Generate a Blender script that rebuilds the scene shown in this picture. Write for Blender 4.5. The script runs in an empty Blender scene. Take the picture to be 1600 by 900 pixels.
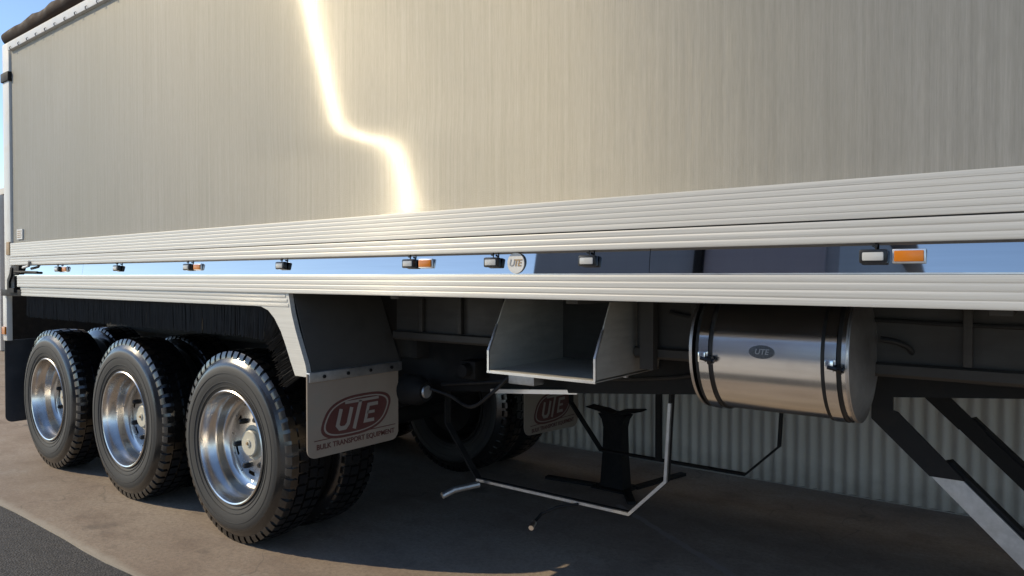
import bpy, bmesh, math, random
from mathutils import Vector, Matrix
random.seed(7)
S = bpy.context.scene
C = S.collection
R = math.radians

# ------------------------------------------------------------------ camera
F = 1110.0
TH = math.atan(1455 / F)
PIT = math.atan(18 / F)
cam_d = bpy.data.cameras.new('camera')
cam = bpy.data.objects.new('camera', cam_d)
C.objects.link(cam)
cam_d.sensor_width = 36.0
cam_d.lens = 36.0 * F / 1600.0
cam_d.clip_start = 0.05
cam_d.clip_end = 6000
cam.location = (0, -2.0, 1.435)
fw = Vector((-math.cos(TH) * math.cos(PIT), math.sin(TH) * math.cos(PIT), -math.sin(PIT)))
cam.rotation_euler = fw.to_track_quat('-Z', 'Y').to_euler()
S.camera = cam

# ------------------------------------------------------------------ light
SUN = Vector((-0.725, -0.434, 0.530)).normalized()
EL = math.asin(SUN.z)
world = bpy.data.worlds.new('World')
S.world = world
world.use_nodes = True
wn = world.node_tree
wn.nodes.clear()
sky = wn.nodes.new('ShaderNodeTexSky')
sky.sky_type = 'NISHITA'
sky.sun_disc = False
sky.sun_elevation = EL
sky.sun_rotation = math.atan2(SUN.x, SUN.y)
sky.altitude = 1500
sky.air_density = 0.85
sky.dust_density = 0.15
sky.ozone_density = 1.2
bg = wn.nodes.new('ShaderNodeBackground')
bg.inputs['Strength'].default_value = 0.15
wo = wn.nodes.new('ShaderNodeOutputWorld')
wn.links.new(sky.outputs[0], bg.inputs[0])
wn.links.new(bg.outputs[0], wo.inputs[0])

sun_d = bpy.data.lights.new('sun', 'SUN')
sun_d.energy = 2.85
sun_d.angle = R(0.53)
sun_d.color = (1.0, 0.845, 0.59)
sun = bpy.data.objects.new('sun', sun_d)
C.objects.link(sun)
sun.rotation_euler = SUN.to_track_quat('Z', 'Y').to_euler()
sun.location = (0, 0, 30)

S.view_settings.view_transform = 'Standard'
S.view_settings.look = 'None'
S.view_settings.exposure = 0.5
S.view_settings.gamma = 1.0
S.view_settings.use_curve_mapping = False
S.render.engine = 'CYCLES'
S.cycles.use_denoising = True
S.cycles.max_bounces = 8
S.cycles.sample_clamp_indirect = 6.0
S.cycles.caustics_reflective = False
S.cycles.caustics_refractive = False


# ------------------------------------------------------------------ materials
class NT:
    def __init__(s, name):
        s.m = bpy.data.materials.new(name)
        s.m.use_nodes = True
        s.t = s.m.node_tree
        s.t.nodes.clear()
        s.out = s.n('ShaderNodeOutputMaterial')

    def n(s, t, **kw):
        o = s.t.nodes.new(t)
        for k, v in kw.items():
            setattr(o, k, v)
        return o

    def put(s, sock, v):
        if hasattr(v, 'is_linked'):
            s.t.links.new(v, sock)
        elif isinstance(v, (tuple, list)) and len(v) == 3 and sock.type == 'RGBA':
            sock.default_value = (*v, 1)
        else:
            sock.default_value = v

    def pos(s):
        return s.n('ShaderNodeNewGeometry').outputs['Position']

    def objc(s):
        return s.n('ShaderNodeTexCoord').outputs['Object']

    def noise(s, vec, scale=(1, 1, 1), sc=1.0, det=3.0, rough=0.55):
        mp = s.n('ShaderNodeMapping')
        mp.inputs['Scale'].default_value = scale
        s.put(mp.inputs['Vector'], vec)
        nz = s.n('ShaderNodeTexNoise')
        nz.inputs['Scale'].default_value = sc
        nz.inputs['Detail'].default_value = det
        nz.inputs['Roughness'].default_value = rough
        s.put(nz.inputs['Vector'], mp.outputs[0])
        return nz.outputs['Fac']

    def ramp(s, v, a, b, ca=0.0, cb=1.0):
        mr = s.n('ShaderNodeMapRange')
        mr.clamp = True
        s.put(mr.inputs['Value'], v)
        mr.inputs['From Min'].default_value = a
        mr.inputs['From Max'].default_value = b
        mr.inputs['To Min'].default_value = ca
        mr.inputs['To Max'].default_value = cb
        return mr.outputs[0]

    def math(s, op, a, b=0.0):
        o = s.n('ShaderNodeMath', operation=op)
        s.put(o.inputs[0], a)
        s.put(o.inputs[1], b)
        return o.outputs[0]

    def mix(s, f, a, b):
        o = s.n('ShaderNodeMix', data_type='RGBA')
        s.put(o.inputs['Factor'], f)
        s.put(o.inputs['A'], a)
        s.put(o.inputs['B'], b)
        return o.outputs['Result']

    def bump(s, h, strength, dist=0.01, normal=None):
        o = s.n('ShaderNodeBump')
        s.put(o.inputs['Height'], h)
        o.inputs['Strength'].default_value = strength
        o.inputs['Distance'].default_value = dist
        if normal is not None:
            s.put(o.inputs['Normal'], normal)
        return o.outputs[0]

    def pbr(s, col, rough=0.5, metal=0.0, normal=None, spec=0.5, coat=0.0, link=True):
        p = s.n('ShaderNodeBsdfPrincipled')
        s.put(p.inputs['Base Color'], col)
        s.put(p.inputs['Roughness'], rough)
        s.put(p.inputs['Metallic'], metal)
        p.inputs['Specular IOR Level'].default_value = spec
        p.inputs['Coat Weight'].default_value = coat
        if normal is not None:
            s.put(p.inputs['Normal'], normal)
        if link:
            s.t.links.new(p.outputs[0], s.out.inputs[0])
        return p.outputs[0]


def grained_normal(t, pos, zk, xk_fine, xk_wide, bias=0.0):
    """normal tipped up and down by fine horizontal rolling grain, and very slightly sideways"""
    g = t.n('ShaderNodeNewGeometry').outputs['Normal']
    wn_ = t.n('ShaderNodeTexWhiteNoise', noise_dimensions='3D')
    sc_ = t.n('ShaderNodeVectorMath', operation='SCALE')
    t.put(sc_.inputs[0], pos)
    sc_.inputs['Scale'].default_value = 997.0
    t.put(wn_.inputs['Vector'], sc_.outputs[0])
    nz = wn_.outputs['Value']
    nx = t.noise(pos, (210, 1, 5.0), 1.0, 3.0, 0.7)
    nw = t.noise(pos, (3.0, 1, 1.6), 1.0, 2.0, 0.5)
    sz = t.math('MULTIPLY', t.math('SUBTRACT', nz, 0.5), zk)
    sx = t.math('ADD', t.math('MULTIPLY', t.math('SUBTRACT', nx, 0.5), xk_fine),
                t.math('MULTIPLY', t.math('SUBTRACT', nw, 0.5), xk_wide))
    sx = t.math('ADD', sx, bias)
    cx = t.n('ShaderNodeCombineXYZ')
    t.put(cx.inputs[0], sx)
    t.put(cx.inputs[2], sz)
    ad = t.n('ShaderNodeVectorMath', operation='ADD')
    t.put(ad.inputs[0], g)
    t.put(ad.inputs[1], cx.outputs[0])
    nm = t.n('ShaderNodeVectorMath', operation='NORMALIZE')
    t.put(nm.inputs[0], ad.outputs[0])
    return nm.outputs[0]


def mat_panel():
    t = NT('mill_aluminium_sheet')
    p = t.pos()
    streak = t.noise(p, (60, 1, 0.9), 1.0, 6.0, 0.75)
    blot = t.noise(p, (1.1, 1, 0.9), 1.0, 3.0, 0.5)
    fine = t.noise(p, (330, 1, 14), 1.0, 3.0, 0.7)
    v = t.math('ADD', t.math('MULTIPLY', streak, 0.6), t.math('MULTIPLY', fine, 0.4))
    col = t.mix(t.ramp(v, 0.35, 0.65), (0.60, 0.59, 0.55), (0.82, 0.81, 0.775))
    col = t.mix(t.ramp(blot, 0.35, 0.7, 0.0, 0.6), col, (0.60, 0.60, 0.54))
    nrm = grained_normal(t, p, 1.9, 0.008, 0.005)
    nrm2 = grained_normal(t, p, 1.7, 0.17, 0.016, -0.15)
    sharp = t.pbr(col, 0.105, 1.0, nrm, link=False)
    warm_glow = t.mix(0.6, col, (0.80, 0.72, 0.54))  # warmth of the sun's glow tinted into the colour of the glossy lobes
    mid = t.pbr(warm_glow, 0.27, 1.0, nrm, link=False)
    broad = t.pbr(warm_glow, 0.40, 1.0, nrm2, link=False)
    wide = t.pbr(col, t.ramp(streak, 0.3, 0.7, 0.52, 0.62), 1.0, None, link=False)
    dull = t.pbr(t.mix(0.84, col, t.mix(t.ramp(v, 0.38, 0.62), (0.088, 0.089, 0.082), (0.150, 0.149, 0.136))), 0.8, 0.0, None, 0.15, link=False)

    def blend(f, a_, b_):
        m_ = t.n('ShaderNodeMixShader')
        m_.inputs[0].default_value = f
        t.t.links.new(a_, m_.inputs[1])
        t.t.links.new(b_, m_.inputs[2])
        return m_.outputs[0]
    base = blend(0.015, dull, wide)
    base = blend(0.12, base, broad)
    base = blend(0.020, base, mid)
    base = blend(0.042, base, sharp)
    t.t.links.new(base, t.out.inputs[0])
    return t.m


def mat_coaming():
    t = NT('ribbed_aluminium_extrusion')
    p = t.pos()
    st = t.noise(p, (1.2, 20, 220), 1.0, 4.0, 0.65)
    bl = t.noise(p, (2.5, 4, 14), 1.0, 4.0, 0.6)
    col = t.mix(t.ramp(st, 0.3, 0.7), (0.49, 0.48, 0.45), (0.62, 0.61, 0.575))
    col = t.mix(t.ramp(bl, 0.5, 0.8, 0, 0.35), col, (0.55, 0.52, 0.46))
    nrm = grained_normal(t, p, 1.4, 0.012, 0.004)
    dull = t.pbr(col, t.ramp(st, 0.3, 0.7, 0.42, 0.55), 0.30, None, 0.3, link=False)
    shine = t.pbr(col, 0.24, 1.0, nrm, link=False)
    m_ = t.n('ShaderNodeMixShader')
    m_.inputs[0].default_value = 0.035
    t.t.links.new(dull, m_.inputs[1])
    t.t.links.new(shine, m_.inputs[2])
    t.t.links.new(m_.outputs[0], t.out.inputs[0])
    return t.m


def mat_metal(name, col, rough, grain=(1, 1, 1), var=0.15, bump=0.0, metal=1.0, dirt=(0.2, 0.17, 0.13), dirtamt=0.3):
    t = NT(name)
    p = t.objc()
    n1 = t.noise(p, grain, 1.0, 4.0, 0.65)
    n2 = t.noise(p, (5, 5, 5), 1.0, 4.0, 0.6)
    c = t.mix(t.ramp(n1, 0.3, 0.7), tuple(x * (1 - var) for x in col), col)
    c = t.mix(t.ramp(n2, 0.52, 0.78, 0, dirtamt), c, dirt)
    nm = t.bump(n1, bump, 0.002) if bump else None
    t.pbr(c, t.ramp(n2, 0.3, 0.75, rough * 0.85, min(1, rough * 1.4)), metal, nm)
    return t.m


def mat_paint(name, col, rough=0.4, var=0.25, dirt=(0.12, 0.1, 0.085), dirtamt=0.45, bump=0.15, spec=0.5):
    t = NT(name)
    p = t.objc()
    n1 = t.noise(p, (9, 9, 9), 1.0, 5.0, 0.65)
    n2 = t.noise(p, (60, 60, 60), 1.0, 3.0, 0.6)
    c = t.mix(t.ramp(n1, 0.35, 0.7), tuple(x * (1 - var) for x in col), col)
    c = t.mix(t.ramp(n1, 0.5, 0.8, 0, dirtamt), c, dirt)
    t.pbr(c, t.ramp(n1, 0.3, 0.75, rough * 0.9, min(1, rough * 1.5)), 0.0, t.bump(n2, bump, 0.002), spec)
    return t.m


def mat_tyre():
    t = NT('dressed_black_rubber')
    p = t.objc()
    n1 = t.noise(p, (14, 14, 14), 1.0, 5.0, 0.65)
    n2 = t.noise(p, (140, 140, 140), 1.0, 3.0, 0.6)
    c = t.mix(t.ramp(n1, 0.35, 0.75), (0.004, 0.004, 0.0045), (0.012, 0.011, 0.010))
    sp = t.n('ShaderNodeSeparateXYZ')
    t.put(sp.inputs[0], p)
    rad = t.math('SQRT', t.math('ADD', t.math('MULTIPLY', sp.outputs[0], sp.outputs[0]), t.math('MULTIPLY', sp.outputs[2], sp.outputs[2])))
    base = t.ramp(n1, 0.3, 0.75, 0.17, 0.25)
    rough = t.math('ADD', base, t.ramp(rad, 0.425, 0.440, 0.50, 0.0))
    t.pbr(c, rough, 0.0, t.bump(n2, 0.1, 0.002), 0.95)
    return t.m


def mat_concrete():
    t = NT('stained_concrete')
    p = t.pos()
    a = t.noise(p, (0.55, 0.8, 1), 1.0, 6.0, 0.6)
    b = t.noise(p, (2.6, 3.4, 1), 1.0, 6.0, 0.65)
    d = t.noise(p, (45, 45, 1), 1.0, 4.0, 0.7)
    e = t.noise(p, (0.9, 5.0, 1), 1.0, 5.0, 0.65)
    g = t.noise(p, (240, 240, 1), 1.0, 2.0, 0.6)
    c = t.mix(t.ramp(a, 0.36, 0.66), (0.28, 0.215, 0.165), (0.39, 0.32, 0.25))
    c = t.mix(t.ramp(b, 0.48, 0.70, 0, 0.75), c, (0.20, 0.15, 0.115))
    c = t.mix(t.ramp(e, 0.55, 0.75, 0, 0.5), c, (0.30, 0.215, 0.165))
    c = t.mix(t.ramp(b, 0.30, 0.42, 0.35, 0), c, (0.43, 0.385, 0.325))
    c = t.mix(t.ramp(d, 0.42, 0.66, 0, 0.5), c, (0.16, 0.13, 0.105))
    grit = t.noise(p, (160, 160, 1), 1.0, 2.0, 0.6)
    c = t.mix(t.ramp(grit, 0.62, 0.72, 0, 0.5), c, (0.07, 0.06, 0.05))
    c = t.mix(t.ramp(grit, 0.30, 0.38, 0.4, 0), c, (0.50, 0.45, 0.38))
    oil = t.noise(p, (1.3, 1.3, 1), 2.1, 3.0, 0.5)
    c = t.mix(t.ramp(oil, 0.66, 0.74, 0, 0.55), c, (0.09, 0.075, 0.065))
    # fine shrinkage cracks
    vo = t.n('ShaderNodeTexVoronoi', feature='DISTANCE_TO_EDGE')
    mp = t.n('ShaderNodeMapping')
    wv = t.n('ShaderNodeTexNoise')
    wv.inputs['Scale'].default_value = 2.0
    t.put(wv.inputs['Vector'], p)
    va = t.n('ShaderNodeVectorMath', operation='ADD')
    t.put(va.inputs[0], p)
    t.put(va.inputs[1], wv.outputs['Color'])
    t.put(vo.inputs['Vector'], va.outputs[0])
    vo.inputs['Scale'].default_value = 0.42
    c = t.mix(t.ramp(vo.outputs['Distance'], 0.0, 0.004, 0.35, 0), c, (0.08, 0.07, 0.06))
    # worn pale margin along the asphalt
    sp = t.n('ShaderNodeSeparateXYZ')
    t.put(sp.inputs[0], p)
    edge = t.math('ADD', sp.outputs[1], t.math('MULTIPLY', t.noise(p, (9, 9, 1), 1.0, 4.0), 0.05))
    c = t.mix(t.ramp(edge, -0.385, -0.345, 0.6, 0), c, (0.46, 0.42, 0.35))
    h = t.math('ADD', t.math('MULTIPLY', d, 0.6), t.math('MULTIPLY', g, 0.4))
    t.pbr(c, t.ramp(b, 0.3, 0.7, 0.62, 0.85), 0.0, t.bump(h, 0.55, 0.005), 0.4)
    return t.m


def mat_asphalt():
    t = NT('asphalt')
    p = t.pos()
    vo = t.n('ShaderNodeTexVoronoi')
    vo.inputs['Scale'].default_value = 95
    t.put(vo.inputs['Vector'], p)
    a = t.noise(p, (0.8, 0.8, 1), 1.0, 5.0, 0.6)
    d = t.noise(p, (120, 120, 1), 1.0, 3.0, 0.7)
    c = t.mix(t.ramp(vo.outputs['Color'], 0.1, 0.9), (0.035, 0.035, 0.037), (0.105, 0.10, 0.098))
    c = t.mix(t.ramp(a, 0.4, 0.7, 0, 0.4), c, (0.075, 0.072, 0.07))
    h = t.math('ADD', vo.outputs['Distance'], t.math('MULTIPLY', d, 0.6))
    t.pbr(c, 0.85, 0.0, t.bump(h, 0.7, 0.006), 0.35)
    return t.m


def mat_cladding(name, col):
    t = NT(name)
    p = t.pos()
    a = t.noise(p, (1.4, 1, 0.5), 1.0, 5.0, 0.6)
    b = t.noise(p, (13, 1, 0.7), 1.0, 4.0, 0.6)
    sp = t.n('ShaderNodeSeparateXYZ')
    t.put(sp.inputs[0], p)
    splash = t.math('ADD', sp.outputs[2], t.math('MULTIPLY', t.noise(p, (7, 1, 9), 1.0, 4.0), 0.3))
    c = t.mix(t.ramp(a, 0.35, 0.7), tuple(x * 0.9 for x in col), col)
    c = t.mix(t.ramp(b, 0.5, 0.8, 0, 0.3), c, tuple(x * 0.75 for x in col))
    c = t.mix(t.ramp(splash, 0.16, 0.36, 0.5, 0), c, (0.25, 0.21, 0.17))
    t.pbr(c, 0.5, 0.0, None, 0.4)
    return t.m


M = {}
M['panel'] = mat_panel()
M['coaming'] = mat_coaming()
M['strip'] = mat_metal('mirror_stainless', (0.46, 0.46, 0.465), 0.02, (2, 2, 60), 0.06, 0.0, 1.0, (0.45, 0.44, 0.42), 0.15)
M['tank'] = mat_metal('brushed_aluminium_tank', (0.90, 0.89, 0.87), 0.19, (3, 60, 60), 0.12, 0.03, 1.0, (0.5, 0.46, 0.4), 0.4)
M['tankend'] = mat_metal('spun_aluminium_end', (0.62, 0.60, 0.58), 0.38, (30, 30, 30), 0.15, 0.03)
M['band'] = mat_metal('polished_strap', (0.82, 0.82, 0.82), 0.14, (20, 20, 20), 0.08)
M['rim'] = mat_metal('polished_alloy_wheel', (0.68, 0.66, 0.63), 0.22, (30, 6, 30), 0.14, 0.03, 1.0, (0.26, 0.21, 0.16), 0.6)
M['alu'] = mat_metal('raw_aluminium_plate', (0.60, 0.57, 0.51), 0.42, (6, 6, 40), 0.2, 0.05, 0.4)
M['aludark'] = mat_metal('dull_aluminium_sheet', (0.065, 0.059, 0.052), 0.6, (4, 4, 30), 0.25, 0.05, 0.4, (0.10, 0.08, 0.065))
M['galv'] = mat_metal('galvanised_steel', (0.55, 0.56, 0.57), 0.45, (30, 30, 30), 0.25, 0.1)
M['edge'] = mat_metal('bright_cut_edge', (0.88, 0.87, 0.85), 0.30, (20, 20, 20), 0.1)
M['black'] = mat_paint('black_chassis_paint', (0.014, 0.014, 0.0145), 0.55, 0.3, (0.04, 0.035, 0.03), 0.5, 0.15, 0.22)
M['guard'] = mat_paint('black_plastic_guard', (0.030, 0.029, 0.028), 0.62, 0.3, (0.055, 0.048, 0.04), 0.4, 0.15, 0.15)
M['guardsheet'] = mat_paint('dusty_guard_sheet', (0.085, 0.078, 0.07), 0.6, 0.25, (0.05, 0.043, 0.036), 0.6, 0.15, 0.2)
M['brush'] = mat_paint('black_bristle', (0.026, 0.026, 0.027), 0.55, 0.5, (0.06, 0.057, 0.053), 0.5, 0.1, 0.4)
M['tyre'] = mat_tyre()
M['white'] = mat_paint('white_paint', (0.74, 0.73, 0.69), 0.4, 0.08, (0.4, 0.35, 0.28), 0.4)
M['flap'] = mat_paint('white_mudflap_rubber', (0.30, 0.245, 0.195), 0.55, 0.12, (0.19, 0.20, 0.165), 0.5)
M['flapdark'] = mat_paint('slate_mudflap_rubber', (0.035, 0.04, 0.05), 0.4, 0.2, (0.08, 0.075, 0.07), 0.4)
M['maroon'] = mat_paint('maroon_print', (0.11, 0.035, 0.03), 0.5, 0.2, (0.1, 0.05, 0.04), 0.3)
M['flapprint'] = mat_paint('off_white_print', (0.30, 0.265, 0.23), 0.55, 0.1, (0.22, 0.18, 0.15), 0.4)
M['hub'] = mat_paint('cream_hub_cap', (0.66, 0.63, 0.52), 0.38, 0.1, (0.3, 0.24, 0.16), 0.5)
M['tarp'] = mat_paint('dark_brown_tarp', (0.045, 0.028, 0.021), 0.7, 0.35, (0.06, 0.04, 0.03), 0.5, 0.3, 0.2)
M['amber'] = mat_paint('amber_reflector', (0.62, 0.19, 0.012), 0.18, 0.12, (0.3, 0.1, 0.02), 0.1, 0.05)
M['lens'] = mat_paint('clear_lens', (0.62, 0.62, 0.60), 0.10, 0.25, (0.2, 0.2, 0.2), 0.4, 0.2)
M['housing'] = mat_paint('black_lamp_housing', (0.012, 0.012, 0.013), 0.25, 0.2, (0.03, 0.03, 0.03), 0.3)
M['badge'] = mat_metal('dark_grey_badge', (0.16, 0.165, 0.175), 0.35, (200, 200, 200), 0.4, 0.1)
M['badgetext'] = mat_metal('pale_badge_letters', (0.42, 0.42, 0.42), 0.35)
M['sticker'] = mat_paint('white_sticker', (0.74, 0.73, 0.70), 0.4, 0.1)
M['tan'] = mat_paint('tan_print', (0.40, 0.27, 0.14), 0.5, 0.1)
M['grey'] = mat_paint('grey_print', (0.35, 0.35, 0.36), 0.5, 0.1)
M['rubberseal'] = mat_paint('black_rubber_seal', (0.008, 0.008, 0.008), 0.5)
M['concrete'] = mat_concrete()
M['asphalt'] = mat_asphalt()
M['paleyard'] = mat_cladding('pale_gravel_yard', (0.66, 0.62, 0.55))
M['cladding'] = mat_cladding('pale_grey_steel_cladding', (0.68, 0.62, 0.54))
M['slate'] = mat_cladding('slate_blue_cladding', (0.28, 0.31, 0.37))
M['slatedoor'] = mat_cladding('slate_violet_door', (0.33, 0.315, 0.36))
M['red'] = mat_paint('red_lens', (0.45, 0.02, 0.015), 0.2, 0.1)
M['chalk'] = mat_paint('worn_line_paint', (0.40, 0.33, 0.28), 0.8, 0.3, (0.28, 0.22, 0.18), 0.9)


# ------------------------------------------------------------------ mesh helpers
class MB:
    def __init__(s):
        s.v, s.f, s.sm = [], [], []

    def add(s, vs, fs, smooth=False):
        o = len(s.v)
        s.v += [tuple(p) for p in vs]
        s.f += [tuple(i + o for i in f) for f in fs]
        s.sm += [smooth] * len(fs)
        return s

    def box(s, a, b, bev=0.0):
        x0, y0, z0 = (min(a[i], b[i]) for i in range(3))
        x1, y1, z1 = (max(a[i], b[i]) for i in range(3))
        if bev <= 0:
            vs = [(x, y, z) for x in (x0, x1) for y in (y0, y1) for z in (z0, z1)]
            return s.add(vs, [(0, 1, 3, 2), (4, 6, 7, 5), (0, 4, 5, 1), (2, 3, 7, 6), (0, 2, 6, 4), (1, 5, 7, 3)])
        bm = bmesh.new()
        bmesh.ops.create_cube(bm, size=1.0)
        for v in bm.verts:
            v.co = Vector(((x0 + x1) / 2 + v.co.x * (x1 - x0), (y0 + y1) / 2 + v.co.y * (y1 - y0), (z0 + z1) / 2 + v.co.z * (z1 - z0)))
        bmesh.ops.bevel(bm, geom=bm.edges[:], offset=bev, segments=2, affect='EDGES', profile=0.6)
        return s.frombm(bm)

    def frombm(s, bm, smooth=False):
        bm.verts.index_update()
        s.add([v.co[:] for v in bm.verts], [[v.index for v in f.verts] for f in bm.faces], smooth)
        bm.free()
        return s

    def prism(s, poly, axis, a, b):
        """polygon in the other two axes (in xyz order), extruded along axis from a to b"""
        def mk(p, h):
            q = list(p)
            q.insert(axis, h)
            return tuple(q)
        n = len(poly)
        vs = [mk(p, a) for p in poly] + [mk(p, b) for p in poly]
        fs = [tuple(range(n))[::-1], tuple(range(n, 2 * n))] + [(i, (i + 1) % n, n + (i + 1) % n, n + i) for i in range(n)]
        s.add(vs, fs)
        return s

    def tube(s, pts, r, seg=10, caps=True, smooth=True):
        pts = [Vector(p) for p in pts]
        rs = r if isinstance(r, (list, tuple)) else [r] * len(pts)
        vs, fs = [], []
        for i, p in enumerate(pts):
            if i == 0:
                d = pts[1] - p
            elif i == len(pts) - 1:
                d = p - pts[i - 1]
            else:
                d = (pts[i + 1] - p).normalized() + (p - pts[i - 1]).normalized()
            d.normalize()
            u = Vector((0, 0, 1)) if abs(d.z) < 0.9 else Vector((0, 1, 0))
            a = d.cross(u).normalized()
            b = a.cross(d).normalized()
            for k in range(seg):
                t = 2 * math.pi * k / seg
                vs.append(p + (a * math.cos(t) + b * math.sin(t)) * rs[i])
        for i in range(len(pts) - 1):
            for k in range(seg):
                fs.append((i * seg + k, i * seg + (k + 1) % seg, (i + 1) * seg + (k + 1) % seg, (i + 1) * seg + k))
        s.add(vs, fs, smooth)
        if caps:
            n = len(pts)
            s.add(vs[:seg], [tuple(range(seg))[::-1]])
            s.add(vs[-seg:], [tuple(range(seg))])
        return s

    def flatbar(s, pts, w, t, nrm):
        """flat bar along pts; w across in the plane, t along nrm"""
        nrm = Vector(nrm).normalized()
        pts = [Vector(p) for p in pts]
        vs, fs = [], []
        for i, p in enumerate(pts):
            d = (pts[min(i + 1, len(pts) - 1)] - pts[max(i - 1, 0)]).normalized()
            if 0 < i < len(pts) - 1:
                d1 = (pts[i + 1] - p).normalized()
                d0 = (p - pts[i - 1]).normalized()
                d = (d0 + d1).normalized()
                k = 1.0 / max(0.4, d.dot(d1))
            else:
                k = 1.0
            a = nrm.cross(d).normalized() * (w / 2 * k)
            for sa, sb in ((-1, -1), (1, -1), (1, 1), (-1, 1)):
                vs.append(p + a * sa + nrm * (t / 2 * sb))
        for i in range(len(pts) - 1):
            for k in range(4):
                fs.append((i * 4 + k, i * 4 + (k + 1) % 4, i * 4 + 4 + (k + 1) % 4, i * 4 + 4 + k))
        n = len(pts)
        fs += [(3, 2, 1, 0), (4 * n - 4, 4 * n - 3, 4 * n - 2, 4 * n - 1)]
        return s.add(vs, fs)

    def lathe(s, prof, axis=1, seg=64, c=(0, 0, 0), smooth=True, close=False):
        """prof: (along, radius)"""
        vs, fs = [], []
        n = len(prof)
        for k in range(seg):
            t = 2 * math.pi * k / seg
            for h, r in prof:
                q = [r * math.cos(t), r * math.sin(t)]
                q.insert(axis, h)
                vs.append((q[0] + c[0], q[1] + c[1], q[2] + c[2]))
        for k in range(seg):
            k2 = (k + 1) % seg
            for i in range(n - 1 if not close else n):
                j = (i + 1) % n
                fs.append((k * n + i, k * n + j, k2 * n + j, k2 * n + i))
        return s.add(vs, fs, smooth)

    def mesh(s, name, mat, autosmooth=True):
        me = bpy.data.meshes.new(name)
        me.from_pydata(s.v, [], s.f)
        me.materials.append(M[mat])
        bm = bmesh.new()
        bm.from_mesh(me)
        bmesh.ops.remove_doubles(bm, verts=bm.verts, dist=1e-6)
        bmesh.ops.recalc_face_normals(bm, faces=bm.faces)
        bm.to_mesh(me)
        bm.free()
        return me


def link(name, me, parent=None, loc=(0, 0, 0), rot=(0, 0, 0)):
    o = bpy.data.objects.new(name, me)
    C.objects.link(o)
    o.location = loc
    o.rotation_euler = rot
    if parent is not None:
        o.parent = parent
    return o


def shade(me, angle=35):
    for p in me.polygons:
        p.use_smooth = True
    me.set_sharp_from_angle(angle=R(angle))


ORG = {}


def world_part(name, mb, mat, parent, angle=30, smooth=True):
    """part whose vertices are given in world coordinates"""
    me = mb.mesh(name, mat)
    if smooth:
        shade(me, angle)
    o = link(name, me, parent, tuple(-c for c in ORG[parent.name]) if parent is not None else (0, 0, 0))
    ORG[o.name] = (0, 0, 0)
    return o


def thing(name, label, cat, loc):
    o = bpy.data.objects.new(name, None)
    C.objects.link(o)
    o.location = loc
    o.empty_display_size = 0.3
    o['label'] = label
    o['category'] = cat
    ORG[o.name] = loc
    return o


def structure(name, mb, mat):
    o = link(name, mb.mesh(name, mat))
    o['kind'] = 'structure'
    ORG[o.name] = (0, 0, 0)
    return o


def text_mesh(name, body, size, mat, extrude=0.0006, shear=0.0, bold=0.0, align='CENTER'):
    cu = bpy.data.curves.new(name, 'FONT')
    cu.body = body
    cu.size = size
    cu.shear = shear
    cu.extrude = extrude
    cu.offset = bold
    cu.align_x = align
    cu.align_y = 'CENTER'
    cu.resolution_u = 3
    to = bpy.data.objects.new(name, cu)
    C.objects.link(to)
    dg = bpy.context.evaluated_depsgraph_get()
    me = bpy.data.meshes.new_from_object(to.evaluated_get(dg))
    bpy.data.objects.remove(to)
    me.materials.clear()
    me.materials.append(M[mat])
    return me


# ------------------------------------------------------------------ ground
structure('yard', MB().add([(-3000, -3000, 0), (3000, -3000, 0), (3000, 3000, 0), (-3000, 3000, 0)], [(0, 1, 2, 3)]), 'paleyard')
structure('asphalt_drive', MB().add([(-60, -0.95, 0.004), (40, -0.95, 0.004), (40, 0.5, 0.004), (-60, 0.5, 0.004)], [(0, 1, 2, 3)]), 'asphalt')
mb = MB()
xs = [-42 + i * 0.25 for i in range(4 * 56 + 1)]
vs = [(x, -0.425 + 0.006 * math.sin(x * 5.1) + 0.004 * math.sin(x * 17.3), 0.010) for x in xs] + [(x, 3.4, 0.010) for x in xs]
n = len(xs)
mb.add(vs, [(i, i + 1, n + i + 1, n + i) for i in range(n - 1)])
mb.add([(x, y, 0.0045) for x, y, z in vs[:n]] + vs[:n], [(i, i + 1, n + i + 1, n + i) for i in range(n - 1)])
structure('concrete_apron', mb, 'concrete')
mb = MB()
a, b = Vector((-2.15, 1.90)), Vector((-0.70, 0.99))
d = (b - a).normalized()
q = Vector((-d.y, d.x))
vs, N = [], 60
for i in range(N + 1):
    p = a.lerp(b, i / N)
    w = 0.022 + random.uniform(-0.006, 0.006)
    vs += [(*(p + q * w), 0.0135), (*(p - q * (0.02 + random.uniform(-0.006, 0.006))), 0.0135)]
mb.add(vs, [(2 * i, 2 * i + 1, 2 * i + 3, 2 * i + 2) for i in range(N)])
structure('ground_line', mb, 'chalk')

# ------------------------------------------------------------------ trailer
TR = thing('tipper_trailer', 'long aluminium tipper trailer with mud-flapped triple axle parked on the concrete', 'trailer', (-1.5, 1.25, 0.0))


def tp(name, mb, mat, parent=None, angle=30):
    return world_part(name, mb, mat, parent if parent is not None else TR, angle)


X0, X1 = -6.33, 2.8
# side sheet with the gentle bowing that bends the sun's reflection
nx, nz = 480, 120
z0, z1 = 1.680, 3.150


def bow(x, z):
    zc = 2.025
    dz = z - zc
    s0 = -2.34 - (0.47 if dz > 0 else 0.9) * dz
    u = x - s0
    up_ = 0.5 * (1 + math.tanh(dz / 0.062))
    amp = 0.047 * up_ * (1 - 0.42 * max(0, dz) / 0.6) - 0.013 * (1 - up_)
    a = amp * u * math.exp(-(u / 0.5) ** 2)
    k = 0.0015 * math.sin(x * 1.9 + 0.7) * math.sin((z - z0) / (z1 - z0) * math.pi)
    return a + k


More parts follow.
